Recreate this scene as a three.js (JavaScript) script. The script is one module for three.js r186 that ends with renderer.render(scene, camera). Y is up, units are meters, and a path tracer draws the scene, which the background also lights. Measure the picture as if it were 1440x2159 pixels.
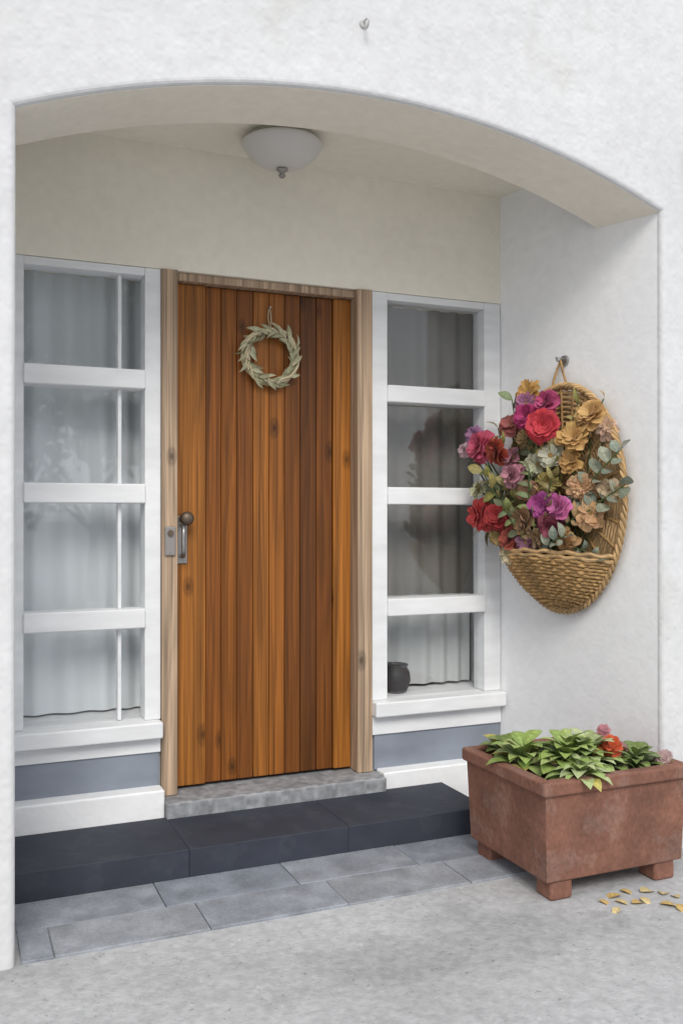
import * as THREE from 'three';
import { mergeGeometries } from 'three/addons/utils/BufferGeometryUtils.js';
import { RoundedBoxGeometry } from 'three/addons/geometries/RoundedBoxGeometry.js';

// ---------------------------------------------------------------- camera, sky, sun, exposure
const scene = new THREE.Scene();
const camera = new THREE.PerspectiveCamera(57.94, 682 / 1024, 0.05, 600);
camera.position.set(0, 1.22, 2.6356);
const YAW = 0.40095;
camera.lookAt(Math.sin(YAW), 1.22 + 0.0028, 2.6356 - Math.cos(YAW));
const renderer = new THREE.WebGLRenderer({ antialias: true });
renderer.setSize(682, 1024);
renderer.toneMapping = THREE.LinearToneMapping;
renderer.toneMappingExposure = 1.27;
renderer.shadowMap.enabled = true;
renderer.shadowMap.type = THREE.PCFSoftShadowMap;

const SUN_DIR = new THREE.Vector3(-0.29, 0.85, 1.0).normalize();
{ // thin bright overcast, a little brighter overhead and round the hidden sun
  const W = 256, H = 128, d = new Float32Array(W * H * 4), v = new THREE.Vector3();
  for (let j = 0; j < H; j++) for (let i = 0; i < W; i++) {
    const th = (j + 0.5) / H * Math.PI - Math.PI / 2, ph = ((i + 0.5) / W - 0.5) * 2 * Math.PI;
    v.set(Math.cos(th) * Math.cos(ph), Math.sin(th), Math.cos(th) * Math.sin(ph));
    const s = Math.max(v.y, 0), g = Math.max(v.dot(SUN_DIR), 0);
    const L = 0.80 * (0.95 + 0.12 * s + 0.35 * g * g * g);
    const k = (j * W + i) * 4;
    d[k] = L * 0.965; d[k + 1] = L * 1.0; d[k + 2] = L * 1.06; d[k + 3] = 1;
  }
  const t = new THREE.DataTexture(d, W, H, THREE.RGBAFormat, THREE.FloatType);
  t.mapping = THREE.EquirectangularReflectionMapping; t.magFilter = THREE.LinearFilter; t.needsUpdate = true;
  scene.background = t; scene.environment = t;
}
const sun = new THREE.DirectionalLight(0xfffaf2, 1.5);
sun.position.copy(SUN_DIR).multiplyScalar(14).add(new THREE.Vector3(1.2, 0, 0)); sun.target.position.set(1.2, 0, 0);
sun.castShadow = true; sun.shadow.radius = 45; sun.shadow.mapSize.set(2048, 2048);
Object.assign(sun.shadow.camera, { left: -6, right: 6, top: 6, bottom: -6, near: 1, far: 40 });
scene.add(sun, sun.target);

// ---------------------------------------------------------------- helpers
let seed = 7;
const rnd = () => { seed = (seed + 0x6d2b79f5) | 0; let t = Math.imul(seed ^ (seed >>> 15), 1 | seed); t = (t + Math.imul(t ^ (t >>> 7), 61 | t)) ^ t; return ((t ^ (t >>> 14)) >>> 0) / 4294967296; };
const rr = (a, b) => a + (b - a) * rnd();
const lerp = (a, b, t) => a + (b - a) * t, clamp = (x, a = 0, b = 1) => Math.min(b, Math.max(a, x));
const smooth = (a, b, x) => { const t = clamp((x - a) / (b - a)); return t * t * (3 - 2 * t); };
function makeNoise(seed0) { // periodic value noise: noise(x, y, period)
  const p = new Float32Array(65536); let s = seed0 | 0;
  for (let i = 0; i < p.length; i++) { s = (Math.imul(s, 1664525) + 1013904223) | 0; p[i] = ((s >>> 8) & 0xffff) / 65535; }
  const at = (x, y, px, py) => p[(((x % px) + px) % px * 251 + ((y % py) + py) % py * 7919 + seed0 * 31) & 65535];
  return (x, y, px, py) => {
    const xi = Math.floor(x), yi = Math.floor(y), fx = x - xi, fy = y - yi, u = fx * fx * (3 - 2 * fx), w = fy * fy * (3 - 2 * fy);
    return lerp(lerp(at(xi, yi, px, py), at(xi + 1, yi, px, py), u), lerp(at(xi, yi + 1, px, py), at(xi + 1, yi + 1, px, py), u), w);
  };
}
const N1 = makeNoise(11), N2 = makeNoise(57), N3 = makeNoise(123);
function fbm(n, u, v, fx, fy, oct = 4, gain = 0.5) { let a = 1, s = 0, t = 0; for (let o = 0; o < oct; o++) { s += a * n(u * fx, v * fy, fx, fy); t += a; a *= gain; fx *= 2; fy *= 2; } return s / t; }
function tex(w, h, fn, srgb, ru = 1, rv = 1) { // fn(u, v) -> [r, g, b] or one number, 0..1
  const d = new Uint8Array(w * h * 4);
  for (let j = 0; j < h; j++) for (let i = 0; i < w; i++) {
    const c = fn((i + 0.5) / w, (j + 0.5) / h), k = (j * w + i) * 4, a = Array.isArray(c);
    d[k] = clamp(a ? c[0] : c) * 255; d[k + 1] = clamp(a ? c[1] : c) * 255; d[k + 2] = clamp(a ? c[2] : c) * 255; d[k + 3] = 255;
  }
  const t = new THREE.DataTexture(d, w, h, THREE.RGBAFormat);
  t.wrapS = t.wrapT = THREE.RepeatWrapping; t.magFilter = THREE.LinearFilter; t.minFilter = THREE.LinearFilter;
  if (srgb) t.colorSpace = THREE.SRGBColorSpace;
  t.repeat.set(ru, rv); t.needsUpdate = true; return t;
}
const col = (r, g, b) => new THREE.Color().setRGB(r, g, b);
const std = (o) => new THREE.MeshStandardMaterial(o);
function boxUV(g, ox = 0, oy = 0) { // uv in metres from the face a vertex belongs to
  if (g.index) g = g.toNonIndexed();
  const p = g.attributes.position, uv = new Float32Array(p.count * 2), A = new THREE.Vector3(), B = new THREE.Vector3(), C = new THREE.Vector3();
  for (let f = 0; f < p.count; f += 3) {
    A.fromBufferAttribute(p, f); B.fromBufferAttribute(p, f + 1).sub(A); C.fromBufferAttribute(p, f + 2).sub(A); B.cross(C);
    const ax = Math.abs(B.x), ay = Math.abs(B.y), az = Math.abs(B.z);
    for (let i = f; i < f + 3; i++) {
      const [a, b] = ay > ax && ay > az ? [p.getX(i), p.getZ(i)] : ax > az ? [p.getZ(i), p.getY(i)] : [p.getX(i), p.getY(i)];
      uv[2 * i] = a + ox; uv[2 * i + 1] = b + oy;
    }
  }
  g.setAttribute('uv', new THREE.BufferAttribute(uv, 2)); return g;
}
function bx(x0, x1, y0, y1, z0, z1, r = 0.003, ox = 0, oy = 0) { // rounded box between limits
  const w = x1 - x0, h = y1 - y0, d = z1 - z0;
  const g = r ? new RoundedBoxGeometry(w, h, d, 2, Math.min(r, w * 0.45, h * 0.45, d * 0.45)) : new THREE.BoxGeometry(w, h, d);
  g.translate((x0 + x1) / 2, (y0 + y1) / 2, (z0 + z1) / 2); return boxUV(g, ox, oy);
}
const clean = (g) => { if (g.index) g = g.toNonIndexed(); for (const k of Object.keys(g.attributes)) if (!['position', 'normal', 'uv', 'color'].includes(k)) g.deleteAttribute(k); return g; };
const merge = (a) => { a = a.map(clean); const c = a.some((g) => g.attributes.color); if (c) for (const g of a) if (!g.attributes.color) g.setAttribute('color', new THREE.BufferAttribute(new Float32Array(g.attributes.position.count * 3).fill(1), 3)); return a.length > 1 ? mergeGeometries(a) : a[0]; };
const used = {};
function numbered(name) { const k = used[name] = (used[name] ?? -1) + 1; return k ? `${name}_${String(k).padStart(3, '0')}` : name; }
function part(name, geos, mat, parent, label) {
  const m = new THREE.Mesh(merge(Array.isArray(geos) ? geos : [geos]), mat); m.name = name; m.castShadow = m.receiveShadow = true;
  if (label) m.userData.label = label;
  parent.add(m); return m;
}
function tag(o, label, category, group, kind) { o.userData = { label, category }; if (group) o.userData.group = group; if (kind) o.userData.kind = kind; return o; }
function thing(name, label, category, pos = [0, 0, 0], group) { const o = new THREE.Group(); o.name = numbered(name); o.position.set(...pos); scene.add(o); return tag(o, label, category, group); }
function tint(g, c) { const a = new Float32Array(g.attributes.position.count * 3); for (let i = 0; i < a.length; i += 3) { a[i] = c.r; a[i + 1] = c.g; a[i + 2] = c.b; } g.setAttribute('color', new THREE.BufferAttribute(a, 3)); return g; }

// tube along points with a radius that may vary
function tube(pts, rad, seg = 64, rs = 6, closed = false) {
  const c = new THREE.CatmullRomCurve3(pts, closed), g = new THREE.TubeGeometry(c, seg, 1, rs, closed), p = g.attributes.position, n = g.attributes.normal;
  for (let i = 0; i <= seg; i++) for (let j = 0; j <= rs; j++) {
    const k = i * (rs + 1) + j, r = typeof rad === 'function' ? rad(i / seg) : rad;
    p.setXYZ(k, p.getX(k) + n.getX(k) * (r - 1), p.getY(k) + n.getY(k) * (r - 1), p.getZ(k) + n.getZ(k) * (r - 1));
  }
  return g;
}

// ---------------------------------------------------------------- materials
const stuccoMap = tex(1024, 1024, (u, v) => {
  const a = fbm(N1, u, v, 5, 7, 5), b = fbm(N2, u, v, 90, 90, 2), s = smooth(0.66, 0.78, fbm(N3, u, v, 9, 6, 4));
  const k = 0.925 + (a - 0.5) * 0.07 + (b - 0.5) * 0.05 - s * 0.03; return [k, k, k * (1 - s * 0.012)];
}, true, 0.4, 0.4);
const paleStuccoMap = tex(512, 512, (u, v) => { const k = 0.968 + (fbm(N1, u, v, 5, 7, 5) - 0.5) * 0.05 + (fbm(N2, u, v, 90, 90, 2) - 0.5) * 0.03; return [k, k, k]; }, true, 0.4, 0.4);
const stuccoBump = tex(1024, 1024, (u, v) => 0.5 * fbm(N2, u, v, 6, 16, 4) + 0.32 * fbm(N1, u, v, 40, 40, 3) + 0.18 * N3(u * 200, v * 200, 200, 200), false, 0.4, 0.4);
const plaster = std({ color: col(0.765, 0.765, 0.77), map: stuccoMap, bumpMap: stuccoBump, bumpScale: 0.0065, roughness: 0.92 });
const plasterPorch = std({ color: col(0.935, 0.94, 0.945), map: paleStuccoMap, bumpMap: stuccoBump, bumpScale: 0.0032, roughness: 0.92 });
const plasterIn = std({ color: col(0.94, 0.89, 0.77), map: paleStuccoMap, bumpMap: stuccoBump, bumpScale: 0.005, roughness: 0.92 });  // beige cast holds the warm bounced light of the porch in its colour
const whitePaint = std({ color: col(0.89, 0.90, 0.91), roughness: 0.55, map: tex(256, 256, (u, v) => 0.95 + (fbm(N1, u, v, 6, 24, 4) - 0.5) * 0.1, true), bumpMap: tex(256, 256, (u, v) => fbm(N2, u, v, 4, 50, 3), false), bumpScale: 0.0006 });
const bluePaint = std({ color: col(0.30, 0.335, 0.395), roughness: 0.7, map: tex(256, 256, (u, v) => 0.9 + (fbm(N3, u, v, 5, 9, 5) - 0.5) * 0.25, true) });
function grain(k) {
  return (u, v) => {
    const w = fbm(N1, u + k * 0.13, v, 3, 2, 3) * 0.25, g = fbm(N2, u + w * 0.15 + k * 0.37, v, 40, 3, 4), f = fbm(N3, u + k * 0.3, v, 190, 6, 2), ring = 0.5 + 0.5 * Math.sin((u * 9 + w * 14 + g * 1.5) * 6.283);
    let kn = 0; for (const [kx, ky, kr] of [[0.12, 0.31, 0.012], [0.55, 0.72, 0.010], [0.83, 0.18, 0.013], [0.37, 0.9, 0.009], [0.71, 0.47, 0.011]]) { const q = Math.hypot((u - kx) * 0.5, (v - ky) * 2 * 0.55) / kr; kn = Math.max(kn, Math.exp(-q * q) * 0.9 + 0.25 * Math.exp(-((q - 1.6) ** 2) * 5)); }
    const t = 0.8 + (g - 0.5) * 0.34 + (f - 0.5) * 0.26 - ring * 0.07 - kn * 0.38; return t;
  };
}
const woodTones = grain(1);
const woodMap = tex(512, 1024, (u, v) => { const t = woodTones(u, v); return [t * 1.02, t * 0.97, t * 0.9]; }, true, 2, 0.5);
const woodBump = tex(512, 1024, woodTones, false, 2, 0.5);
const woodMat = (r, g, b, rough = 0.5) => new THREE.MeshPhysicalMaterial({ specularIntensity: 0.6, color: col(r, g, b), map: woodMap, bumpMap: woodBump, bumpScale: 0.002, roughness: rough });
const jambWood = woodMat(0.70, 0.56, 0.45, 0.65);
const glass = new THREE.MeshPhysicalMaterial({ color: 0xffffff, transmission: 1, thickness: 0, roughness: 0.02, ior: 1.5, metalness: 0 });
const slateMap = tex(512, 512, (u, v) => { const a = fbm(N1, u, v, 6, 6, 5), b = smooth(0.62, 0.75, fbm(N3, u, v, 18, 14, 3)); return [0.155 + a * 0.085 + b * 0.025, 0.17 + a * 0.085 + b * 0.025, 0.215 + a * 0.085 + b * 0.02]; }, true);
const slate = std({ map: slateMap, bumpMap: tex(512, 512, (u, v) => fbm(N2, u, v, 8, 8, 6, 0.6), false), bumpScale: 0.004, roughness: 0.75 });
const stone = std({ color: col(0.40, 0.41, 0.43), map: tex(256, 256, (u, v) => 0.85 + (fbm(N1, u, v, 20, 20, 4) - 0.5) * 0.4, true, 2, 2), roughness: 0.85 });
const concreteMap = tex(1024, 1024, (u, v) => {
  const a = fbm(N1, u, v, 4, 4, 5), b = fbm(N2, u, v, 120, 120, 2), st = smooth(0.6, 0.74, fbm(N3, u, v, 5, 6, 5)), sp = N1(u * 330, v * 330, 330, 330) > 0.93 ? 1 : 0, sl = N2(u * 260, v * 260, 260, 260) > 0.95 ? 1 : 0;
  const k = 0.80 + (a - 0.5) * 0.16 + (b - 0.5) * 0.12 - st * 0.06 - sp * 0.14 + sl * 0.08; return [k, k * 0.998, k * 0.996];
}, true, 0.45, 0.45);
const concrete = std({ color: col(0.71, 0.715, 0.725), map: concreteMap, bumpMap: tex(1024, 1024, (u, v) => 0.5 * fbm(N1, u, v, 60, 60, 4) + 0.5 * N2(u * 300, v * 300, 300, 300), false, 0.45, 0.45), bumpScale: 0.0022, roughness: 0.92 });
const terra = std({ color: col(0.345, 0.155, 0.103), map: tex(512, 512, (u, v) => { const a = fbm(N1, u, v, 5, 5, 5), b = fbm(N2, u, v, 70, 50, 2), w = smooth(0.56, 0.66, fbm(N3, u, v, 6, 5, 6, 0.6)) * (0.5 + N2(u * 90, v * 90, 90, 90)); const k = 0.78 + (a - 0.5) * 0.28 + (b - 0.5) * 0.14; return [k + w * 0.05, k + w * 0.11, k + w * 0.15]; }, true, 1.7, 1.7), bumpMap: tex(256, 256, (u, v) => fbm(N3, u, v, 24, 24, 4), false, 2, 2), bumpScale: 0.003, roughness: 0.9 });
const soilMat = std({ color: col(0.10, 0.07, 0.05), roughness: 1 });
const steel = std({ color: col(0.36, 0.35, 0.34), metalness: 0.85, roughness: 0.42 });
const paintedSteel = std({ color: col(0.5, 0.49, 0.48), roughness: 0.6 });
const bronze = std({ color: col(0.16, 0.12, 0.09), metalness: 0.7, roughness: 0.5 });
const wickerMap = tex(256, 256, (u, v) => { const a = fbm(N1, u, v, 12, 12, 4), b = fbm(N2, u, v, 60, 20, 2); const k = 0.72 + (a - 0.5) * 0.5 + (b - 0.5) * 0.35; return [k, k * 0.97, k * 0.9]; }, true, 1, 1);
const wicker = std({ color: col(0.92, 0.63, 0.34), map: wickerMap, roughness: 0.7 });
const wickerDark = std({ color: col(0.86, 0.55, 0.25), map: wickerMap, roughness: 0.7 });

// ---------------------------------------------------------------- ground
{
  const g = new THREE.CircleGeometry(160, 64); g.rotateX(-Math.PI / 2); const p = g.attributes.position;
  const m = part('pavement', boxUV(g), concrete, scene); m.userData = { kind: 'structure', label: 'pale grey concrete pavement in front of the house', category: 'pavement' };
}

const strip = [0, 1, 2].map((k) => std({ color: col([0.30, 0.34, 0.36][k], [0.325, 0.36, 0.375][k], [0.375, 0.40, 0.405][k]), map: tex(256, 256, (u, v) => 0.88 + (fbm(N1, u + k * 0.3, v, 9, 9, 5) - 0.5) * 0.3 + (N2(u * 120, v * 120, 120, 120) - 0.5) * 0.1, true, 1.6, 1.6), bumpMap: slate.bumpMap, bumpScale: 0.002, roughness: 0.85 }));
{ // blue grey slabs between the doorstep and the pavement, inner row darker
  const t = thing('slab_strip', 'strip of bluish grey slabs under the arch, in front of the dark doorstep', 'paving');
  for (const [z0, z1, n, k, o] of [[-0.4145, -0.211, 5, 0, 0], [-0.209, -0.012, 5, 1, 0.2]]) for (let i = -1; i < n; i++) { const w = 0.44, a = Math.max(0.181, 0.18 + (i + o) * w), b = Math.min(2.36, 0.18 + (i + 1 + o) * w); if (b - a > 0.05) part('strip_slab', bx(a + 0.001, b - 0.001, -0.04, 0.008 + 0.001 * ((i * 7 + k) % 3 - 1), z0, z1, 0.004, i * 0.7), strip[Math.min(2, k + (i * 5 + 3) % 2)], t); }
}

// ---------------------------------------------------------------- the house
const ZD = -0.85, house = thing('house', 'white plastered house front with an arched porch, brown plank door and white windows', 'house');
const WT = 0.3, AX0 = 0.165, AX1 = 2.378, SPR = 2.322, AR = 2.95, AC = (AX0 + AX1) / 2, AY = SPR - Math.sqrt(AR * AR - ((AX1 - AX0) / 2) ** 2);
{
  const s = new THREE.Shape([[-4, -0.3], [7, -0.3], [7, 4.4], [-4, 4.4]].map((a) => new THREE.Vector2(...a)));
  const a1 = Math.acos(((AX1 - AX0) / 2) / AR), h = new THREE.Path();
  h.moveTo(AX0, -0.3 + 0.06); h.lineTo(AX0, SPR); h.absarc(AC, AY, AR, Math.PI - a1, a1, true); h.lineTo(AX1, -0.3 + 0.06); h.closePath(); s.holes.push(h);
  const g = new THREE.ExtrudeGeometry(s, { depth: WT - 0.036, bevelEnabled: true, bevelThickness: 0.018, bevelSize: 0.018, bevelOffset: -0.018, bevelSegments: 4, curveSegments: 96 });
  g.translate(0, 0, -WT + 0.018);
  part('front_wall', boxUV(g), plaster, house, 'white rough plaster front wall with a wide flat arched opening');
  { // added lining, its paler warm colour carries bounced light on the arch underside
    const sh = new THREE.Shape(); sh.absarc(AC, AY, AR + 0.03, Math.PI - a1 * 1.0, a1, true); sh.absarc(AC, AY, AR - 0.0008, a1, Math.PI - a1, false); sh.closePath();
    const e = new THREE.ExtrudeGeometry(sh, { depth: WT - 0.0135, bevelEnabled: false, curveSegments: 96 }); e.translate(0, 0, -WT - 0.002);
    part('arch_soffit', boxUV(e), plasterIn, house);
  }
  // porch side walls: thick prisms closing the recess
  const prism = (pts, y0, y1) => { const sh = new THREE.Shape(pts.map(([x, z]) => new THREE.Vector2(x, -z))); const e = new THREE.ExtrudeGeometry(sh, { depth: y1 - y0, bevelEnabled: false }); e.rotateX(-Math.PI / 2); e.translate(0, y0, 0); return boxUV(e); };
  part('porch_wall', prism([[2.3785, -0.02], [2.7, -0.02], [2.7, -1.1], [2.24, -1.1], [2.24, ZD]], -0.2, 2.9), plasterPorch, house, 'white plaster side wall of the porch, right of the door');
  part('porch_wall', prism([[-0.1, -WT + 0.04], [0.161, -WT + 0.04], [0.161, -1.1], [-0.1, -1.1]], -0.2, 2.9), plasterPorch, house, 'white plaster side wall of the porch, at the left edge');
  part('porch_ceiling', bx(0.1, 2.5, 2.62, 2.88, -1.09, -WT + 0.04, 0), plasterIn, house);
  part('lintel_wall', bx(0.12, 2.3, 2.15, 2.66, -1.095, ZD, 0), plasterIn, house);
  for (const [a, b] of [[0.163, 0.737], [1.612, 2.238]]) part('window_wall', bx(a, b, -0.1, 0.385, -1.1, ZD - 0.012, 0), plaster, house);
  part('plinth', bx(0.164, 0.737, -0.02, 0.2, ZD - 0.005, -0.775, 0.008), plasterPorch, house);
  part('plinth', bx(1.635, 2.236, -0.02, 0.165, ZD - 0.005, -0.775, 0.008), plasterPorch, house);
  // the room behind, closed on every side
  const room = plasterIn;
  part('room_wall', [bx(-1.2, 4.2, 0, 3.0, -4.2, -4.0, 0), bx(-1.4, -1.2, 0, 3.0, -4.2, -1.1, 0), bx(4.2, 4.4, 0, 3.0, -4.2, -1.1, 0), bx(-1.4, -0.1, 0, 3.0, -1.1, -0.302, 0), bx(2.702, 4.4, 0, 3.0, -1.1, -0.302, 0)], room, house);
  part('room_floor', bx(-1.4, 4.4, 0.0, 0.1, -4.2, -1.102, 0), woodMat(0.2, 0.12, 0.07), house);
  part('room_ceiling', bx(-1.4, 4.4, 2.902, 3.05, -4.2, -0.302, 0), room, house);
  part('roof', bx(-4, 7, 4.38, 4.55, -5, -0.02, 0), plaster, house);
}

// windows: frame > transoms, muntin, panes, sill, apron panel
const TR = [[0.795, 0.868], [1.262, 1.335], [1.69, 1.762]], W0 = 0.45, W1 = 2.148;
function makeWindow(name, x0, x1, stileL, stileR, muntins, apronTop, label) {
  const zf = ZD + 0.004, zb = ZD - 0.085;
  const f = part(name, [bx(x0, x0 + stileL, 0.448, W1, zb, zf), bx(x1 - stileR, x1, 0.448, W1, zb, zf), bx(x0 + stileL, x1 - stileR, W1 - 0.03, W1, zb, zf - 0.002)], whitePaint, house, label);
  const a = x0 + stileL, b = x1 - stileR;
  for (const [y0, y1] of TR) part('transom', bx(a - 0.001, b + 0.001, y0, y1, zb + 0.004, zf + 0.012, 0.006), whitePaint, f);
  const cols = [a, ...muntins.flatMap(([m, w]) => [m - w / 2, m + w / 2]), b], rows = [W0, ...TR.flat(), W1 - 0.03];
  for (let r = 0; r < rows.length; r += 2) {
    for (let c = 0; c < cols.length; c += 2) part('pane', bx(cols[c] - 0.004, cols[c + 1] + 0.004, rows[r] - 0.004, rows[r + 1] + 0.004, ZD - 0.052, ZD - 0.047, 0), glass, f);
    for (const [m, w] of muntins) part('muntin', bx(m - w / 2, m + w / 2, rows[r], rows[r + 1], zb + 0.02, zf - 0.03), whitePaint, f);
  }
  part('sill', bx(x0 - 0.002, x1, 0.385, 0.447, -1.14, ZD + 0.055, 0.008), whitePaint, f);
  part('apron_panel', bx(x0 + 0.012, x1 - 0.004, 0.16, apronTop, ZD - 0.02, ZD + 0.001), bluePaint, f, 'grey blue painted panel below the window sill');
  part('apron_rail', bx(x0 + 0.001, x1 - 0.001, apronTop + 0.001, 0.384, ZD - 0.02, ZD + 0.01), whitePaint, f);
  return f;
}
makeWindow('window', 0.165, 0.736, 0.08, 0.06, [[0.588, 0.014]], 0.325, 'white window left of the door, with a pale curtain behind its panes');
makeWindow('window', 1.612, 2.237, 0.072, 0.083, [], 0.305, 'white window right of the door, dark behind its panes');

// door: jambs and head (the frame) > stiles, planks, threshold, handle
{
  const f = part('door', [bx(0.738, 0.798, 0.158, 2.149, ZD - 0.1, ZD + 0.014), bx(1.545, 1.611, 0.158, 2.149, ZD - 0.1, ZD + 0.014), bx(0.798, 1.545, 2.118, 2.149, ZD - 0.1, ZD - 0.02)], jambWood, house, 'brown wooden plank door in a pale tan frame');
  const P = [[0.800, 0.924, 0.41, 0.185, 0.052, 1], [0.926, 0.989, 0.29, 0.115, 0.03, 0], [0.990, 1.053, 0.31, 0.125, 0.03, 0], [1.054, 1.121, 0.25, 0.10, 0.028, 0], [1.122, 1.188, 0.40, 0.175, 0.05, 0], [1.189, 1.254, 0.37, 0.155, 0.042, 0],
    [1.255, 1.321, 0.235, 0.095, 0.028, 0], [1.322, 1.393, 0.155, 0.064, 0.022, 0], [1.394, 1.463, 0.225, 0.088, 0.024, 0], [1.465, 1.543, 0.43, 0.19, 0.048, 1]];
  P.forEach(([a, b, r, g, bl, st], i) => part(st ? 'door_stile' : 'plank', bx(a, b, 0.168, 2.116, -0.955, st ? -0.905 : -0.915, st ? 0.004 : 0.005, i * 0.37, i * 0.61), woodMat(r * 1.2, g * 1.1, bl * 0.8, 0.5), f));
  part('door_backing', bx(0.799, 1.544, 0.166, 2.117, -0.985, -0.956, 0), woodMat(0.06, 0.035, 0.02), f);
  part('threshold', bx(0.738, 1.633, 0.0, 0.156, -1.08, -0.745, 0.008), stone, f, 'grey stone threshold under the door');
  part('handle_plate', bx(0.806, 0.850, 1.03, 1.215, -0.905, -0.898, 0.003), steel, f);
  part('pull_handle', [tube([[0.828, 1.06, -0.9], [0.826, 1.062, -0.862], [0.822, 1.08, -0.842], [0.82, 1.12, -0.838], [0.822, 1.16, -0.842], [0.826, 1.178, -0.862], [0.828, 1.18, -0.9]].map((a) => new THREE.Vector3(...a)), 0.0085, 60, 10)], steel, f);
  const kn = new THREE.LatheGeometry([[0, 0], [0.02, 0], [0.02, 0.006], [0.011, 0.01], [0.011, 0.03], [0.022, 0.038], [0.027, 0.05], [0.022, 0.062], [0.009, 0.068], [0, 0.068]].map((a) => new THREE.Vector2(...a)), 24); kn.rotateX(Math.PI / 2); kn.translate(0.838, 1.205, -0.9);
  part('door_knob', kn, bronze, f);
}
{
  const t = thing('doorbell', 'small dull grey doorbell plate on the left door jamb', 'doorbell', [0.768, 1.12, ZD + 0.014]);
  part('plate', bx(-0.02, 0.02, -0.055, 0.055, 0.0005, 0.012, 0.005), std({ color: col(0.30, 0.28, 0.27), roughness: 0.5, metalness: 0.3 }), t);
  const b = new THREE.CylinderGeometry(0.011, 0.011, 0.008, 20); b.rotateX(Math.PI / 2); b.translate(0, 0.03, 0.016); part('button', b, bronze, t);
  for (const y of [-0.043, 0.043]) { const c = new THREE.SphereGeometry(0.0035, 8, 6); c.translate(0, y, 0.012); part('screw', c, steel, t); }
}
// dark slate doorstep
{
  const t = thing('doorstep', 'low dark slate step running along the door and windows inside the porch', 'step');
  const c = [[0.163, 0.7414], [0.7418, 1.3212], [1.3216, 1.9]];
  for (const [a, b] of c) part('slab', bx(a, b, 0.0, 0.1, -0.772, -0.415, 0.0035, a * 3.1), slate, t);
}

// curtains inside
function curtain(label, x0, x1, y0, y1, z, mat, waves) {
  const g = new THREE.BoxGeometry(x1 - x0, y1 - y0, 0.004, 120, 10, 1), p = g.attributes.position;
  for (let i = 0; i < p.count; i++) { const u = (p.getX(i) + (x1 - x0) / 2) / (x1 - x0); p.setZ(i, p.getZ(i) + 0.011 * Math.sin(u * waves * 6.283 + Math.sin(u * 7) * 1.2 + p.getY(i) * 0.3)); }
  g.translate((x0 + x1) / 2, (y0 + y1) / 2, z); g.computeVertexNormals();
  const m = new THREE.Mesh(boxUV(g), mat); m.name = numbered('curtain'); m.castShadow = m.receiveShadow = true; scene.add(m); tag(m, label, 'curtain'); return m;
}
const sheer = std({ color: col(0.74, 0.785, 0.81), roughness: 0.95 });
curtain('pale curtain hanging close behind the panes of the window left of the door', 0.19, 0.72, 0.455, 2.149, -1.07, sheer, 5);
curtain('dark grey curtain behind the upper panes of the window right of the door', 1.6, 2.3, 0.80, 2.16, -1.09, std({ color: col(0.19, 0.185, 0.17), roughness: 0.95 }), 7);
curtain('short grey curtain behind the lowest panes of the window right of the door', 1.66, 2.2, 0.46, 0.86, -1.06, std({ color: col(0.46, 0.48, 0.48), roughness: 0.95 }), 6);
{
  const t = thing('pot', 'small dark pot on the inner sill in the corner of the right window', 'pot', [1.79, 0.448, -0.985]); t.scale.y = 0.86;
  part('body', new THREE.LatheGeometry([[0, 0], [0.045, 0], [0.05, 0.01], [0.066, 0.06], [0.062, 0.1], [0.05, 0.125], [0.056, 0.14], [0.052, 0.142], [0.046, 0.126], [0.05, 0.1], [0, 0.02]].map((a) => new THREE.Vector2(...a)), 32), std({ color: col(0.04, 0.04, 0.042), roughness: 0.5 }), t);
}

// ---------------------------------------------------------------- ceiling lamp
{
  const t = thing('ceiling_lamp', 'unlit frosted glass bowl lamp with a small finial on the porch ceiling', 'lamp', [1.133, 2.62, -0.6]); t.scale.y = 0.84;
  const L = (a) => new THREE.LatheGeometry(a.map(([x, y]) => new THREE.Vector2(x, y)), 48);
  part('base_plate', L([[0, -0.001], [0.12, -0.001], [0.125, -0.008], [0.118, -0.024], [0, -0.024]]), std({ color: col(0.46, 0.45, 0.38), metalness: 0.2, roughness: 0.5 }), t);
  part('glass_bowl', L([[0.112, -0.026], [0.146, -0.03], [0.15, -0.038], [0.145, -0.05], [0.125, -0.085], [0.09, -0.118], [0.045, -0.138], [0.012, -0.143], [0.012, -0.138], [0.043, -0.133], [0.087, -0.113], [0.121, -0.081], [0.14, -0.048], [0.112, -0.03]]), std({ color: col(0.66, 0.64, 0.61), roughness: 0.4 }), t);
  part('finial', L([[0, -0.136], [0.02, -0.143], [0.022, -0.15], [0.012, -0.156], [0.009, -0.164], [0.014, -0.172], [0.008, -0.182], [0, -0.185]]), std({ color: col(0.34, 0.32, 0.3), metalness: 0.7, roughness: 0.4 }), t);
}
// hook high on the front wall
{
  const t = thing('wall_hook', 'small grey metal hook high on the white front wall above the arch', 'hook', [1.19, 2.755, 0]);
  const pl = new THREE.CylinderGeometry(0.012, 0.013, 0.008, 20); pl.rotateX(Math.PI / 2); pl.translate(0, 0, 0.003);
  part('plate', pl, paintedSteel, t);
  part('hook', tube([[0, 0.004, 0.004], [0, 0.003, 0.03], [0, -0.008, 0.043], [0, -0.022, 0.036], [0, -0.024, 0.022]].map((a) => new THREE.Vector3(...a)), 0.0035, 24, 8), paintedSteel, t);
}

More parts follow.
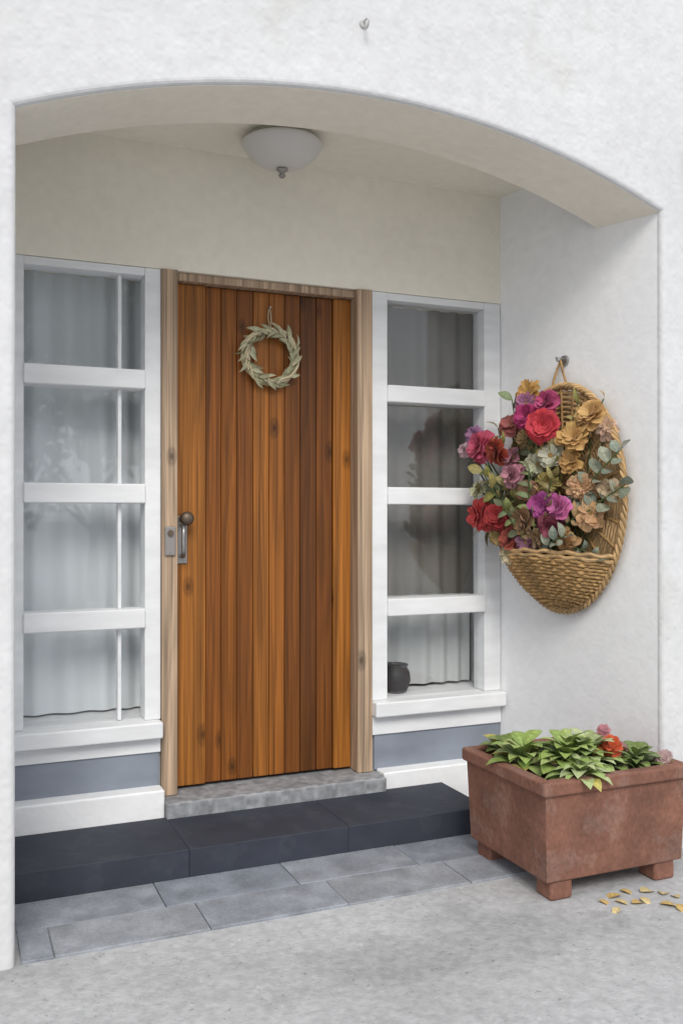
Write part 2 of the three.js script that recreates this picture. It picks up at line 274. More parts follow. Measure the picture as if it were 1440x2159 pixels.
// ---------------------------------------------------------------- plants: leaves and flowers
function leafGeo(len, wid, curl = 0.25, fold = 0.25, point = 1.3, ns = 6) { // base at the origin, along +y, facing +z
  const pos = [], idx = [], uv = [];
  for (let i = 0; i <= ns; i++) {
    const t = i / ns, w = wid * 0.5 * Math.pow(Math.sin(Math.PI * Math.min(0.02 + t * 0.98, 1) ** (1 / point)), 0.8), a = curl * t * t;
    const y = len * t * (1 - 0.18 * curl * curl * t * t), z = -len * a * t;
    for (const s of [-1, 0, 1]) { pos.push(s * w, y, z + Math.abs(s) * w * fold); uv.push(s * 0.5 + 0.5, t); }
  }
  for (let i = 0; i < ns; i++) for (let j = 0; j < 2; j++) { const k = i * 3 + j; idx.push(k, k + 1, k + 4, k, k + 4, k + 3); }
  const g = new THREE.BufferGeometry(); g.setAttribute('position', new THREE.Float32BufferAttribute(pos, 3)); g.setAttribute('uv', new THREE.Float32BufferAttribute(uv, 2)); g.setIndex(idx); g.computeVertexNormals(); return g;
}
const leafVein = tex(64, 128, (u, v) => { const m = Math.exp(-((u - 0.5) ** 2) * 900), s = 0.5 + 0.5 * Math.sin((v * 9 - Math.abs(u - 0.5) * 5) * 6.283), k = 0.88 + m * 0.14 - s * 0.07 + (fbm(N1, u, v, 5, 9, 3) - 0.5) * 0.3; return [k, k, k * 0.95]; }, true);
const leafMat = (r, g, b) => new THREE.MeshPhysicalMaterial({ color: col(r, g, b), map: leafVein, roughness: 0.55, transmission: 0.15, thickness: 0, side: THREE.DoubleSide });
const petalMap = tex(64, 128, (u, v) => 0.86 + (fbm(N2, u, v, 26, 3, 3) - 0.5) * 0.3 - Math.exp(-v * 9) * 0.15, true);
const petalMats = {};
const petalMat = (r, g, b) => petalMats[[r, g, b]] ??= new THREE.MeshPhysicalMaterial({ color: col(r, g, b), map: petalMap, roughness: 0.8, transmission: 0.22, thickness: 0, vertexColors: true, side: THREE.DoubleSide });
function petal(r, cup, k = 1, ruff = 0.05) { // a cupped petal, base at the origin, outward along +x, up +y
  const ns = 5, ms = 4, pos = [], idx = [], uv = [], w = r * rr(0.85, 1.05) * k, j0 = rr(-0.05, 0.05), rp = rr(0, 6.28), rf = rr(2.2, 4.5), tl = rr(-0.12, 0.12), bend = rr(0.7, 1.5);
  for (let i = 0; i <= ns; i++) for (let j = 0; j <= ms; j++) {
    const t = i / ns, s = j / ms * 2 - 1, ww = w * Math.pow(Math.sin(Math.PI * (0.1 + 0.62 * t)), 0.8) * 0.62;
    const th = cup * (1 - 0.55 * t), rad = r * t, lift = r * (Math.sin(cup) * t - 0.28 * bend * t * t * (1.3 - cup)) + s * s * ww * 0.35 + s * ww * tl + t * t * r * ruff * Math.sin(s * rf + rp);
    pos.push(rad * Math.cos(th) * (1 - 0.08 * s * s) + j0 * r * t, lift, s * ww); uv.push(s * 0.5 + 0.5, t);
  }
  for (let i = 0; i < ns; i++) for (let j = 0; j < ms; j++) { const a = i * (ms + 1) + j; idx.push(a, a + 1, a + ms + 2, a, a + ms + 2, a + ms + 1); }
  const g = new THREE.BufferGeometry(); g.setAttribute('position', new THREE.Float32BufferAttribute(pos, 3)); g.setAttribute('uv', new THREE.Float32BufferAttribute(uv, 2)); g.setIndex(idx); g.computeVertexNormals(); return g;
}
function roseHead(R) { // opens along +y; no two alike
  const a = [], op = rr(-0.18, 0.12), nn = rnd() < 0.5 ? 0 : 1;
  for (const [n, r, cup, y] of [[7 + nn, 1, 0.1, 0], [7, 0.92, 0.42, 0.03], [7 - nn, 0.78, 0.75, 0.07], [6, 0.6, 1.0, 0.12], [5, 0.44, 1.2, 0.17], [4, 0.28, 1.35, 0.2]]) for (let i = 0; i < n; i++) { const p = petal(R * r * rr(0.85, 1.08), cup + op + rr(-0.22, 0.2), rr(0.9, 1.15), 0.11); { const k = rr(0.74, 1.0), q = rr(0.9, 1.06); tint(p, col(k, k * q, k * q * rr(0.92, 1.08))); } p.rotateY(i / n * 6.283 + n * 0.9 + rr(-0.3, 0.3)); p.translate(0, R * y, 0); a.push(p); }
  return merge(a);
}
function daisyHead(R, n = 9 + Math.floor(rr(0, 12)), layers = 2 + Math.floor(rr(0, 2.4))) {
  const a = [], op = rr(-0.15, 0.35), k = rr(0.85, 1.25) * 6.5 / n;
  for (let l = 0; l < layers; l++) for (let i = 0; i < n; i++) { if (rnd() < 0.06) continue; const p = petal(R * (1 - l * 0.2) * rr(0.8, 1.1), 0.15 + op + l * 0.35 + rr(-0.2, 0.2), k, 0.07); { const k = rr(0.76, 1.0), q = rr(0.92, 1.04); tint(p, col(k, k * q, k * q * rr(0.9, 1.05))); } p.rotateY((i + l * 0.5) / n * 6.283 + rr(-0.16, 0.16)); p.translate(0, R * 0.05 * l, 0); a.push(p); }
  return merge(a);
}
const UP = new THREE.Vector3(0, 1, 0);
function aim(o, dir, spin = 0) { o.quaternion.setFromUnitVectors(UP, dir.clone().normalize()); o.rotateY(spin); return o; }
const stemMat = leafMat(0.10, 0.16, 0.05);

// ---------------------------------------------------------------- wicker wall basket, right wall (local x along the wall towards the street, z off the wall)
const BN = new THREE.Vector3(-0.9872, 0, 0.1598), BO = new THREE.Vector3(2.3012, 0, -0.472), BR = Math.atan2(BN.x, BN.z);
const toWorld = (x, y, z) => new THREE.Vector3(x, y, z).applyAxisAngle(UP, BR).add(BO);
const dirWorld = (x, y, z) => new THREE.Vector3(x, y, z).applyAxisAngle(UP, BR).normalize();
const BC = [0.02, 1.285], BA = 0.318, BB = 0.452;
{
  const t = thing('wicker_basket', 'large oval woven wicker basket full of flowers hanging on the right porch wall', 'basket', [BO.x, 0, BO.z]);
  t.rotation.y = BR;
  const weave = (r, n, ph) => (u) => r * (1 + 0.16 * Math.sin(u * n * 6.283 + ph) + 0.08 * Math.sin(u * 37 + ph * 3)), rings = [];
  for (let k = 0; k < 23; k++) {
    const s = (k + 0.6) / 23, pts = []; for (let i = 0; i < 28; i++) { const a = i / 28 * 6.283; pts.push(new THREE.Vector3(BC[0] + BA * s * Math.cos(a), BC[1] + BB * s * Math.sin(a), 0.022 + 0.01 * s * s + 0.003 * Math.sin(a * 14 + (k % 2) * 3.14) + rr(-0.001, 0.001))); }
    rings.push(tube(pts, weave(rr(0.0078, 0.0094), Math.max(8, Math.round(56 * s)), k % 2 * 3.14), Math.max(60, Math.round(300 * s)), 6, true));
  }
  part('back_panel', rings, wicker, t);
  const spokes = []; for (let i = 0; i < 28; i++) { const a = i / 28 * 6.283; spokes.push(tube([0.05, 0.5, 1].map((s) => new THREE.Vector3(BC[0] + BA * s * Math.cos(a), BC[1] + BB * s * Math.sin(a), 0.03 + 0.01 * s * s)), 0.006, 14, 5)); }
  part('spoke', spokes, wickerDark, t);
  const rim = []; for (const ph of [0, 2.094, 4.189]) { const pts = []; for (let i = 0; i < 120; i++) { const a = i / 120 * 6.283, q = a * 30 + ph; pts.push(new THREE.Vector3(BC[0] + (BA + 0.006 * Math.cos(q)) * Math.cos(a), BC[1] + (BB + 0.008 * Math.cos(q)) * Math.sin(a), 0.036 + 0.01 * Math.sin(q))); } rim.push(tube(pts, 0.008, 420, 6, true)); }
  part('rim', rim, wicker, t);
  const rows = [], posts = [];
  const half = (h) => BA * Math.sqrt(Math.max(0, 1 - ((h - BC[1]) / BB) ** 2)), bulge = (h) => 0.18 * Math.pow(clamp((h - 0.833) / 0.2), 0.55);
  for (let k = 0; k < 15; k++) {
    const h = 0.845 + k * 0.0132 + rr(-0.001, 0.001), X = half(h) * 0.98, Wd = bulge(h), pts = []; for (let i = 0; i <= 72; i++) { const a = i / 72 * Math.PI; pts.push(new THREE.Vector3(BC[0] - X * Math.cos(a), h + 0.02 * Math.sin(a) + rr(-0.0012, 0.0012), 0.03 + Wd * Math.pow(Math.sin(a), 0.7) + 0.0035 * Math.sin(i * 1.05 + (k % 2) * 3.14))); }
    rows.push(tube(pts, weave(rr(0.0068, 0.0082), 24, k % 2 * 3.14), 220, 6));
  }
  part('pouch', rows, wickerDark, t);
  for (const dh of [0, 0.016]) { const h = 1.042 + dh, X = half(h), pts = []; for (let i = 0; i <= 24; i++) { const a = i / 24 * Math.PI; pts.push(new THREE.Vector3(BC[0] - X * Math.cos(a), h + 0.02 * Math.sin(a) + 0.004 * Math.sin(i * 2.1 + dh * 200), 0.03 + bulge(1.04) * Math.pow(Math.sin(a), 0.7))); } posts.push(tube(pts, 0.009, 120, 6)); }
  part('pouch_rim', posts, wicker, t);
  part('hanging_loop', tube([[0.0, 1.845, 0.022], [-0.02, 1.79, 0.03], [-0.03, 1.74, 0.034], [0.04, 1.735, 0.034], [0.022, 1.79, 0.03], [0.0, 1.848, 0.024]].map((a) => new THREE.Vector3(...a)), 0.005, 40, 6), wickerDark, t);
  const n = thing('wall_hook', 'small metal hook on the right porch wall that holds the wicker basket', 'hook', toWorld(0.002, 1.845, 0).toArray()); n.rotation.y = BR;
  const pl = new THREE.CylinderGeometry(0.02, 0.022, 0.01, 18); pl.rotateX(Math.PI / 2); pl.translate(0, 0, 0.004); part('plate', pl, steel, n);
  part('hook', tube([[0, 0.006, 0.004], [0, 0.006, 0.03], [0, -0.004, 0.04], [0, 0.01, 0.048]].map((a) => new THREE.Vector3(...a)), 0.005, 20, 8), steel, n);
}
// flowers in the basket: [x, h, off wall, radius, colour, kind, label]
const FL = [
  [0.051, 1.565, 0.17, 0.062, [0.88, 0.06, 0.09], 'rose', 'bright red rose near the top of the wicker basket'],
  [-0.060, 1.615, 0.155, 0.05, [0.46, 0.03, 0.16], 'rose', 'deep magenta rose just left of the bright red rose in the basket'],
  [0.020, 1.668, 0.12, 0.046, [0.50, 0.07, 0.20], 'rose', 'magenta rose above the bright red rose, highest rose in the basket'],
  [-0.095, 1.672, 0.12, 0.04, [0.36, 0.14, 0.26], 'daisy', 'mauve daisy left of the highest magenta rose in the basket'],
  [-0.285, 1.505, 0.20, 0.062, [0.75, 0.12, 0.22], 'rose', 'pink red rose on the upper left side of the basket'],
  [-0.178, 1.483, 0.20, 0.058, [0.42, 0.07, 0.03], 'rose', 'rust red rose right of the pink red rose on the left side'],
  [-0.340, 1.560, 0.19, 0.038, [0.34, 0.16, 0.32], 'daisy', 'lilac daisy above the pink red rose at the left of the basket'],
  [-0.375, 1.495, 0.21, 0.034, [0.55, 0.38, 0.42], 'daisy', 'pale mauve daisy farthest left, sticking out over the window'],
  [-0.280, 1.215, 0.20, 0.068, [0.85, 0.09, 0.09], 'rose', 'large red rose low on the left side of the basket'],
  [-0.175, 1.210, 0.205, 0.056, [0.33, 0.018, 0.02], 'rose', 'dark red rose right of the large low red rose'],
  [0.060, 1.252, 0.18, 0.048, [0.44, 0.075, 0.30], 'rose', 'violet pink rose in the middle right of the basket'],
  [0.130, 1.245, 0.165, 0.048, [0.62, 0.16, 0.40], 'rose', 'lighter pink violet rose beside the violet rose'],
  [0.100, 1.172, 0.18, 0.045, [0.22, 0.035, 0.06], 'rose', 'wine red rose below the two violet roses'],
  [-0.290, 1.325, 0.20, 0.04, [0.66, 0.66, 0.42], 'daisy', 'cream daisy between the upper and lower red roses on the left'],
  [-0.131, 1.052, 0.18, 0.04, [0.70, 0.62, 0.42], 'daisy', 'cream daisy hanging over the rim of the basket pouch'],
  [-0.090, 1.378, 0.20, 0.044, [0.52, 0.24, 0.28], 'rose', 'dusty pink rose in the middle of the basket'],
  [-0.115, 1.452, 0.17, 0.038, [0.40, 0.17, 0.22], 'daisy', 'dusky pink daisy above the dusty pink rose'],
  [-0.112, 1.122, 0.185, 0.044, [0.38, 0.075, 0.045], 'rose', 'brownish red rose above the pouch rim, below the dark red rose'],
  [-0.025, 1.108, 0.185, 0.04, [0.24, 0.10, 0.16], 'daisy', 'dull purple daisy at the pouch rim in the middle'],
  [-0.110, 1.720, 0.09, 0.05, [0.72, 0.42, 0.12], 'daisy', 'golden straw flower at the very top of the basket'],
  [0.155, 1.512, 0.11, 0.056, [0.74, 0.46, 0.16], 'daisy', 'golden straw flower right of the bright red rose'],
  [0.205, 1.600, 0.07, 0.054, [0.70, 0.44, 0.17], 'daisy', 'golden straw flower at the upper right edge of the basket'],
  [0.265, 1.552, 0.05, 0.044, [0.85, 0.58, 0.40], 'daisy', 'peach straw flower on the right edge of the basket'],
  [0.145, 1.425, 0.11, 0.042, [0.52, 0.30, 0.10], 'daisy', 'brownish yellow straw flower lowest of the golden ones'],
  [0.190, 1.325, 0.10, 0.05, [0.58, 0.36, 0.20], 'daisy', 'tan straw flower right of the pink violet rose'],
  [0.285, 1.315, 0.06, 0.046, [0.72, 0.56, 0.36], 'daisy', 'pale beige straw flower at the right rim, level with the violet roses'],
  [0.230, 1.225, 0.10, 0.05, [0.55, 0.33, 0.17], 'daisy', 'tan straw flower low on the right side of the basket'],
  [0.010, 1.420, 0.16, 0.05, [0.42, 0.42, 0.30], 'daisy', 'grey green seed head in the centre of the basket'],
  [0.075, 1.450, 0.15, 0.044, [0.50, 0.50, 0.38], 'daisy', 'paler grey green seed head right of the central one'],
  [-0.020, 1.200, 0.19, 0.05, [0.34, 0.20, 0.10], 'daisy', 'brown dried flower left of the wine red rose'],
  [-0.010, 1.310, 0.18, 0.046, [0.36, 0.20, 0.12], 'daisy', 'brown dried flower above the violet rose'],
  [0.020, 1.130, 0.18, 0.05, [0.42, 0.28, 0.15], 'daisy', 'light brown dried flower at the pouch rim'],
  [0.150, 1.120, 0.15, 0.05, [0.50, 0.31, 0.14], 'daisy', 'tan dried flower below the wine red rose'],
  [-0.200, 1.130, 0.18, 0.045, [0.36, 0.26, 0.10], 'daisy', 'olive brown dried flower at the left end of the pouch rim'],
  [-0.060, 1.530, 0.15, 0.042, [0.26, 0.17, 0.07], 'daisy', 'dark brown seed head below the deep magenta rose'],
  [-0.200, 1.300, 0.19, 0.044, [0.20, 0.24, 0.12], 'daisy', 'green seed head above the dark red rose'],
  [-0.190, 1.590, 0.12, 0.044, [0.36, 0.10, 0.09], 'daisy', 'reddish brown daisy at the upper left rim of the basket'],
  [0.060, 1.345, 0.15, 0.04, [0.30, 0.24, 0.07], 'daisy', 'dried olive yellow daisy above the violet rose'],
];
for (const [x, h, w, R0, c, kind, label] of FL) {
  const R = R0 * (kind === 'rose' ? 1.18 : 1.2) * rr(0.88, 1.1);
  const pos = toWorld(x, h, w), t = thing(kind === 'rose' ? 'rose' : 'daisy', label, 'flower', pos.toArray(), 'flowers in the wicker basket');
  const dir = dirWorld(x * 1.0 + 0.25 + rr(-0.45, 0.45), (h - 1.3) * 0.7 + rr(-0.3, 0.4), 0.8);
  const head = part('flower_head', kind === 'rose' ? roseHead(R) : daisyHead(R), petalMat(...c.map((v) => v * Math.min(1.6, 0.93 / Math.max(...c)) + 0.01)), t); aim(head, dir, rr(0, 6));
  if (kind !== 'rose') { const e = new THREE.SphereGeometry(R * rr(0.16, 0.3), 14, 8); e.scale(1, 0.5, 1); e.translate(0, R * 0.1, 0); const m = part('flower_centre', e, std({ color: col(0.25, 0.15, 0.05), roughness: 0.95 }), t); aim(m, dir); }
  const root = toWorld(x * 0.45 - 0.01, Math.min(1.0, h - 0.05), 0.09).sub(pos), mid = dir.clone().multiplyScalar(-0.05).add(root.clone().multiplyScalar(0.35));
  part('stem', tube([dir.clone().multiplyScalar(-0.002), mid, root], 0.0035, 16, 5), stemMat, t);
}
// leafy sprays in the basket: a stem with single leaves
const GL = [leafGeo(1, 0.62, 0.3, 0.2, 1.0), leafGeo(1, 0.36, 0.45, 0.3, 1.4), leafGeo(1, 0.8, 0.15, 0.15, 0.9)];
function spray(p0, p1, n, size, mats, gi, label) {
  const a = toWorld(...p0), b = toWorld(...p1), t = thing('leaf_spray', label, 'foliage', a.toArray(), 'leaf sprays in the wicker basket'), d = b.clone().sub(a), m = d.clone().multiplyScalar(0.5).add(new THREE.Vector3(0, 0.02, 0)).addScaledVector(BN, 0.03);
  const c = new THREE.CatmullRomCurve3([new THREE.Vector3(), m, d]);
  part('stem', new THREE.TubeGeometry(c, 16, 0.0028, 5), stemMat, t);
  for (let i = 0; i < n; i++) {
    const u = 0.2 + 0.8 * i / (n - 1), s = i % 2 ? 1 : -1, tg = c.getTangent(u), side = tg.clone().cross(BN).normalize().multiplyScalar(s * (i === n - 1 ? 0.1 : 1));
    const l = new THREE.Mesh(GL[gi], mats[i % mats.length]); l.name = 'leaf'; l.castShadow = l.receiveShadow = true; l.position.copy(c.getPoint(u));
    aim(l, tg.clone().multiplyScalar(0.55).add(side).addScaledVector(BN, rr(0.05, 0.5)).add(new THREE.Vector3(0, rr(-0.25, 0.1), 0)), rr(-0.6, 0.6) + (s > 0 ? 0.3 : -0.3)); l.scale.setScalar(size * rr(0.75, 1.2)); t.add(l);
  }
}
const euc = [leafMat(0.36, 0.40, 0.33), leafMat(0.30, 0.35, 0.30), leafMat(0.42, 0.44, 0.36)], dk = [leafMat(0.288, 0.374, 0.202), leafMat(0.403, 0.461, 0.202), leafMat(0.259, 0.288, 0.173)], olive = [leafMat(0.391, 0.371, 0.117), leafMat(0.508, 0.430, 0.176), leafMat(0.313, 0.254, 0.117)], dry = [leafMat(0.529, 0.345, 0.161), leafMat(0.437, 0.276, 0.138), leafMat(0.598, 0.414, 0.230)];
spray([0.08, 1.16, 0.06], [0.36, 1.47, 0.07], 12, 0.062, euc, 2, 'grey green eucalyptus spray reaching up past the right rim of the basket');
spray([0.10, 1.12, 0.06], [0.36, 1.33, 0.06], 11, 0.058, euc, 2, 'grey green eucalyptus spray leaning right at mid height of the basket');
spray([0.10, 1.08, 0.09], [0.27, 1.06, 0.10], 8, 0.05, euc, 0, 'short grey green spray low on the right of the basket');
spray([-0.04, 1.10, 0.08], [-0.20, 1.70, 0.10], 13, 0.075, dk, 0, 'dark green spray rising to the upper left rim of the basket');
spray([-0.02, 1.10, 0.09], [-0.06, 1.58, 0.13], 13, 0.075, dk, 0, 'dark green spray standing in the middle behind the magenta roses');
spray([-0.04, 1.10, 0.09], [-0.30, 1.42, 0.18], 12, 0.072, dk, 1, 'dark green spray leaning left behind the upper red roses');
spray([0.02, 1.10, 0.09], [0.14, 1.66, 0.07], 13, 0.07, olive, 1, 'olive spray rising behind the bright red rose');
spray([0.00, 1.09, 0.10], [0.08, 1.46, 0.15], 12, 0.07, olive, 0, 'olive spray in the centre right above the violet roses');
spray([-0.04, 1.08, 0.10], [-0.30, 1.16, 0.17], 11, 0.07, olive, 1, 'olive spray drooping left below the large red rose');
spray([-0.02, 1.08, 0.11], [-0.14, 1.34, 0.17], 11, 0.072, olive, 0, 'olive brown spray in the middle left of the basket');
spray([0.03, 1.08, 0.10], [0.24, 1.24, 0.11], 10, 0.068, dry, 1, 'dry tan spray right of the violet roses');
spray([0.00, 1.10, 0.09], [0.04, 1.30, 0.17], 10, 0.066, dry, 1, 'dry tan spray in the centre of the basket');
spray([0.04, 1.10, 0.07], [0.25, 1.66, 0.05], 12, 0.06, dry, 1, 'dry golden spray along the upper right rim');

spray([-0.03, 1.05, 0.12], [-0.24, 1.40, 0.23], 11, 0.066, olive, 0, 'olive spray pushing out between the upper and lower red roses');
spray([0.00, 1.05, 0.13], [0.02, 1.40, 0.215], 12, 0.062, dk, 1, 'dark green spray in front of the grey green seed heads');
spray([0.02, 1.05, 0.12], [0.12, 1.36, 0.19], 11, 0.06, olive, 1, 'olive spray between the pink violet rose and the golden flowers');
spray([-0.02, 1.04, 0.13], [-0.10, 1.26, 0.24], 9, 0.06, dk, 0, 'dark green spray below the dusty pink rose, in front of the basket');
spray([0.03, 1.04, 0.13], [0.20, 1.14, 0.20], 8, 0.055, euc, 0, 'grey green spray hanging over the pouch rim on the right');
spray([-0.05, 1.05, 0.12], [-0.22, 1.58, 0.16], 12, 0.062, olive, 1, 'olive spray behind the rust red rose at the upper left');

// twig wreath on the door
{
  const t = thing('door_wreath', 'small pale dried twig wreath hanging on the upper part of the brown door', 'wreath', [1.186, 1.855, -0.89]);
  const tw = std({ color: col(0.55, 0.47, 0.31), roughness: 0.9 }), a = [];
  for (let k = 0; k < 9; k++) { const pts = [], r0 = rr(0.088, 0.115), f = rr(2, 5), ph = rr(0, 6), e = rr(0.005, 0.012); for (let i = 0; i < 40; i++) { const q = i / 40 * 6.283; pts.push(new THREE.Vector3((r0 + e * Math.sin(q * Math.round(f) + ph)) * Math.cos(q), (r0 + e * Math.sin(q * Math.round(f) + ph)) * Math.sin(q), e * 1.3 * Math.cos(q * Math.round(f) + ph))); } a.push(tube(pts, rr(0.0035, 0.006), 120, 6, true)); }
  part('twig_ring', a, tw, t);
  const ms = [leafMat(0.544, 0.512, 0.352), leafMat(0.432, 0.416, 0.272), leafMat(0.620, 0.608, 0.432)];
  for (let i = 0; i < 54; i++) { const q = i / 54 * 6.283 + rr(-0.05, 0.05), r = 0.1 + rr(-0.014, 0.014), l = new THREE.Mesh(GL[1], ms[i % 3]); l.name = 'leaf'; l.castShadow = l.receiveShadow = true; l.position.set(r * Math.cos(q), r * Math.sin(q), rr(0.006, 0.016)); const o = (i % 2 ? 0.75 : -0.75); aim(l, new THREE.Vector3(-Math.sin(q) + Math.cos(q) * o, Math.cos(q) + Math.sin(q) * o, rr(0.1, 0.45)), rr(-0.8, 0.8)); l.scale.setScalar(rr(0.042, 0.06)); t.add(l); }
  part('hanging_loop', tube([[0, 0.1, 0], [-0.006, 0.16, -0.012], [0, 0.2, -0.016], [0.006, 0.16, -0.012], [0, 0.1, 0]].map((v) => new THREE.Vector3(...v)), 0.002, 30, 5), tw, t);
  const k = part('nail', (() => { const c = new THREE.CylinderGeometry(0.004, 0.004, 0.03, 10); c.rotateX(Math.PI / 2); c.translate(0, 0.197, -0.016); return c; })(), steel, t);
}

// ---------------------------------------------------------------- terracotta planter
const PX0 = 1.71, PX1 = 2.275, PZ0 = -0.25, PZ1 = 0.228;
{
  const t = thing('planter', 'square reddish brown terracotta planter on small feet in front of the right wall', 'planter', [(PX0 + PX1) / 2, 0, (PZ0 + PZ1) / 2]);
  const w = (PX1 - PX0) / 2, d = (PZ1 - PZ0) / 2, taper = (g) => { const p = g.attributes.position; for (let i = 0; i < p.count; i++) { const k = 0.955 + 0.045 * clamp((p.getY(i) - 0.06) / 0.31); p.setX(i, p.getX(i) * k); p.setZ(i, p.getZ(i) * k); } g.computeVertexNormals(); return g; };
  const wl = 0.03;
  const ring = new THREE.Shape([[-w, -d], [w, -d], [w, d], [-w, d]].map((a) => new THREE.Vector2(...a))); ring.holes.push(new THREE.Path([[-w + wl, -d + wl], [-w + wl, d - wl], [w - wl, d - wl], [w - wl, -d + wl]].map((a) => new THREE.Vector2(...a))));
  const bg = new THREE.ExtrudeGeometry(ring, { depth: 0.28, bevelEnabled: true, bevelThickness: 0.006, bevelSize: 0.006, bevelOffset: -0.006, bevelSegments: 3 }); bg.rotateX(-Math.PI / 2); bg.translate(0, 0.068, 0);
  part('body', boxUV(taper(bg)), terra, t); part('bottom', bx(-w + wl + 0.012, w - wl - 0.012, 0.07, 0.09, -d + wl + 0.012, d - wl - 0.012, 0), terra, t);
  const o = 0.014;
  part('rim', [bx(-w - o, w + o, 0.338, 0.385, d - wl, d + o, 0.01), bx(-w - o, w + o, 0.338, 0.385, -d - o, -d + wl, 0.01), bx(-w - o, -w + wl, 0.339, 0.384, -d + wl - 0.008, d - wl + 0.008, 0.008), bx(w - wl, w + o, 0.339, 0.384, -d + wl - 0.008, d - wl + 0.008, 0.008)], terra, t);
  for (const sx of [-1, 1]) for (const sz of [-1, 1]) { const cx = sx * (w - 0.075), cz = sz * (d - 0.06); part('foot', bx(cx - 0.042, cx + 0.042, 0, 0.064, cz - 0.042, cz + 0.042, 0.01), terra, t); }
  const s = new THREE.PlaneGeometry(2 * w - 0.07, 2 * d - 0.07, 40, 34), p = s.attributes.position; for (let i = 0; i < p.count; i++) p.setZ(i, (fbm(N1, p.getX(i) + 1, p.getY(i) + 1, 14, 14, 3) - 0.5) * 0.05); s.rotateX(-Math.PI / 2); s.translate(0, 0.335, 0); s.computeVertexNormals();
  part('soil', s, soilMat, t);
}
const PG = [leafGeo(1, 0.78, 0.42, 0.18, 0.95, 7), leafGeo(1, 0.66, 0.6, 0.22, 1.0, 7)];
function plant(x, z, n, h, spread, size, mats, gi, label, blooms = []) {
  const t = thing('potted_plant', label, 'plant', [x, 0.335, z], 'plants in the terracotta planter');
  const stems = [];
  for (let i = 0; i < n; i++) {
    const a = i * 2.4 + rr(-0.3, 0.3), u = (i + 0.5) / n, r = spread * Math.sqrt(u) * rr(0.7, 1.1), y = h * (1 - 0.55 * u) * rr(0.8, 1.1), b = new THREE.Vector3(r * Math.cos(a) * 0.6, y, r * Math.sin(a) * 0.6);
    stems.push(tube([new THREE.Vector3(0.01 * Math.cos(a), 0, 0.01 * Math.sin(a)), new THREE.Vector3(b.x * 0.4, y * 0.6, b.z * 0.4), b], 0.0025, 10, 5));
    const l = new THREE.Mesh(PG[gi], mats[i % mats.length]); l.name = 'leaf'; l.castShadow = l.receiveShadow = true; l.position.copy(b); aim(l, new THREE.Vector3(Math.cos(a), lerp(1.1, 0.15, u) + rr(-0.1, 0.2), Math.sin(a)), 0);
    // turn the leaf's face upward
    const q = new THREE.Vector3(0, 0, 1).applyQuaternion(l.quaternion), ax = UP.clone().applyQuaternion(l.quaternion), want = UP.clone().addScaledVector(ax, -UP.dot(ax)).normalize(); l.rotateY(Math.atan2(ax.dot(q.clone().cross(want)), q.dot(want))); l.scale.set(size * rr(0.55, 1.2), size * rr(0.6, 1.3), size); if (rnd() < 0.07) l.material = yellowLeaf; t.add(l);
  }
  part('stem', stems, stemMat, t);
  for (const [bx_, by, bz, R, c, kind] of blooms) {
    const b = new THREE.Vector3(bx_, by, bz), hd = part('bloom', kind === 'rose' ? roseHead(R) : daisyHead(R, 12, 2), petalMat(...c), t); hd.position.copy(b); aim(hd, new THREE.Vector3(-0.4 + rr(-0.2, 0.2), 0.7, 0.7), rr(0, 6));
    const st = part('flower_stalk', tube([new THREE.Vector3(0, 0, 0), new THREE.Vector3(bx_ * 0.5, by * 0.6, bz * 0.5), b], 0.0028, 12, 5), stemMat, t);
  }
}
const yellowLeaf = leafMat(0.66, 0.58, 0.16);
const gA = [leafMat(0.44, 0.58, 0.17), leafMat(0.52, 0.64, 0.24), leafMat(0.36, 0.50, 0.14)], gB = [leafMat(0.56, 0.66, 0.34), leafMat(0.48, 0.62, 0.24), leafMat(0.60, 0.68, 0.40)], gC = [leafMat(0.24, 0.34, 0.09), leafMat(0.30, 0.40, 0.13), leafMat(0.20, 0.28, 0.08)];
plant(1.80, -0.02, 44, 0.095, 0.075, 0.075, gA, 0, 'bushy green plant at the left end of the planter');
plant(1.90, 0.08, 54, 0.12, 0.085, 0.08, gA, 0, 'taller bright green plant second from the left in the planter');
plant(1.88, 0.18, 34, 0.07, 0.065, 0.066, gB, 1, 'pale green plant spilling over the front rim of the planter');
plant(1.98, 0.08, 46, 0.11, 0.075, 0.075, gB, 0, 'light green plant left of the orange flower in the planter');
plant(2.05, 0.09, 24, 0.07, 0.055, 0.065, gC, 1, 'plant with one orange red flower and a pink bud above it', [[0.0, 0.105, 0.03, 0.04, [0.85, 0.13, 0.03], 'rose'], [0.002, 0.148, -0.01, 0.024, [0.80, 0.36, 0.42], 'rose'], [-0.05, 0.09, 0.02, 0.022, [0.55, 0.26, 0.05], 'daisy']]);
plant(2.15, 0.12, 28, 0.075, 0.06, 0.068, gC, 0, 'low dark green plant right of the orange flower', [[-0.03, 0.085, -0.03, 0.022, [0.58, 0.30, 0.36], 'daisy']]);
plant(2.235, 0.13, 16, 0.045, 0.035, 0.05, gC, 1, 'small plant with pale pink flowers at the right end of the planter', [[-0.005, 0.055, 0.035, 0.026, [0.82, 0.58, 0.56], 'rose'], [0.025, 0.058, 0.02, 0.024, [0.84, 0.64, 0.62], 'rose']]);
plant(1.82, -0.16, 24, 0.08, 0.06, 0.07, gC, 0, 'darker green plant at the back left corner of the planter');

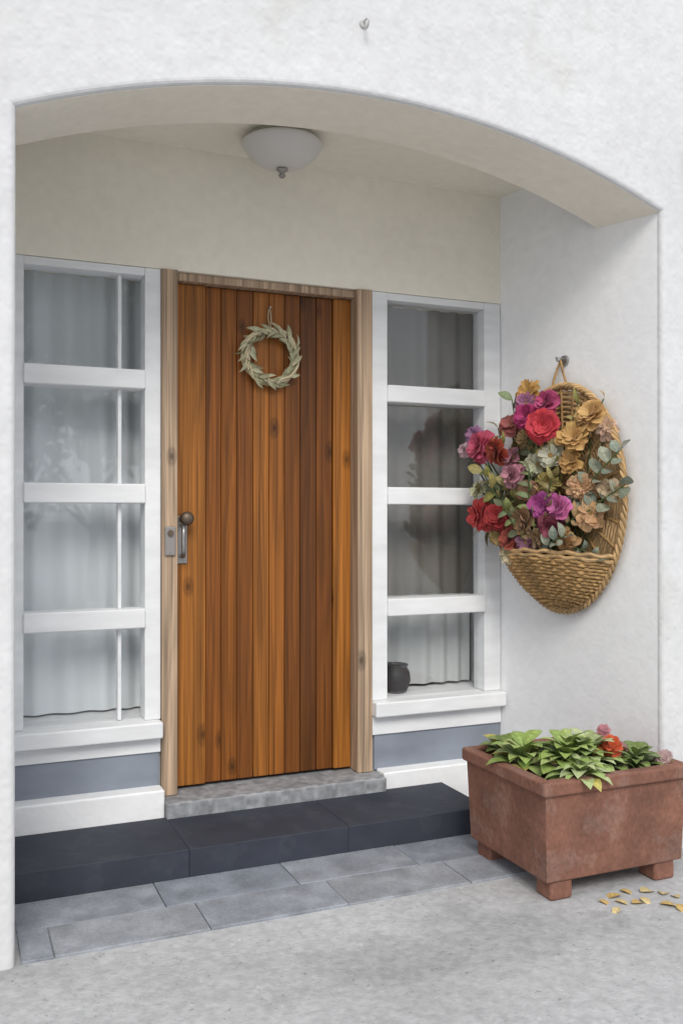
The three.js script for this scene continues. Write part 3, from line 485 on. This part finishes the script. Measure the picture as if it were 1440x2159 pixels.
// fallen leaves on the pavement right of the planter foot
{
  const ms = [std({ color: col(0.72, 0.50, 0.20), map: leafVein, roughness: 0.8, side: THREE.DoubleSide }), std({ color: col(0.78, 0.62, 0.34), map: leafVein, roughness: 0.8, side: THREE.DoubleSide })];
  const pl = ['nearest the planter foot', 'closest to the edge of the picture', 'lying just below the planter front', 'farthest from the house', 'between the others'];
  const g = leafGeo(1, 0.55, 0.35, 0.15, 1.1);
  [[1.885, 0.265], [1.93, 0.285], [1.975, 0.26], [2.02, 0.30], [1.965, 0.325], [2.05, 0.265], [2.045, 0.36], [2.10, 0.31], [2.085, 0.385], [1.905, 0.335], [2.00, 0.225], [2.13, 0.35]].forEach(([x, z], i) => {
    const m = new THREE.Mesh(g, ms[i % 2]); m.name = numbered('fallen_leaf'); m.castShadow = m.receiveShadow = true; m.scale.setScalar(rr(0.035, 0.07)); m.position.set(x, 0.004 + 0.002, z); m.rotation.set(-1.5, 0, rr(0, 6), 'YXZ'); m.rotation.y = rr(0, 6); scene.add(m);
    tag(m, 'small fallen yellow leaf on the pavement in front of the terracotta planter', 'leaf', 'fallen leaves by the planter');
  });
}

// ---------------------------------------------------------------- two trees across the pavement, mirrored in the upper window panes
function tree(x, z, h, R, label) {
  const t = thing('tree', label, 'tree', [x, 0, z]), bark = std({ color: col(0.12, 0.09, 0.065), roughness: 0.95 });
  const limbs = [tube([[0, -0.05, 0], [0.05, h * 0.25, 0.03], [-0.04, h * 0.5, 0], [0.03, h * 0.85, 0.02]].map((v) => new THREE.Vector3(...v)), (u) => 0.13 * (1 - 0.8 * u), 24, 8)], cl = [];
  for (let i = 0; i < 16; i++) { const a = i * 2.4, y0 = h * rr(0.12, 0.6), r = R * rr(0.45, 0.85), e = new THREE.Vector3(r * Math.cos(a), y0 + rr(0.1, 0.35) * h, r * Math.sin(a)); cl.push(e); limbs.push(tube([new THREE.Vector3(0, y0, 0), new THREE.Vector3(e.x * 0.5, lerp(y0, e.y, 0.6), e.z * 0.5), e], (u) => 0.045 * (1 - 0.8 * u), 10, 6)); }
  for (let i = 0; i < 10; i++) cl.push(new THREE.Vector3(rr(-0.5, 0.5) * R, h * rr(0.6, 1), rr(-0.5, 0.5) * R));
  part('trunk', limbs, bark, t);
  const n = 5200, im = new THREE.InstancedMesh(leafGeo(0.19, 0.11, 0.3, 0.2, 1.1, 3), leafMat(0.09, 0.13, 0.05), n), o = new THREE.Object3D();
  for (let i = 0; i < n; i++) { const c = cl[i % cl.length], r = 0.75 * Math.cbrt(rnd()), a = rr(0, 6.283), q = Math.acos(rr(-1, 1)); o.position.set(c.x + r * Math.sin(q) * Math.cos(a), c.y + r * 0.8 * Math.cos(q), c.z + r * Math.sin(q) * Math.sin(a)); o.rotation.set(rr(0, 6.28), rr(0, 6.28), rr(0, 6.28)); o.updateMatrix(); im.setMatrixAt(i, o.matrix); }
  im.name = 'crown'; im.userData.kind = 'stuff'; im.castShadow = im.receiveShadow = true; t.add(im);
}
tree(1.9, 9.0, 5.2, 1.7, 'green tree behind the camera, nearer the house front, mirrored in the window panes');
tree(-0.6, 10.5, 5.8, 1.9, 'taller green tree behind the camera, farther to the left, mirrored in the panes');

renderer.render(scene, camera);
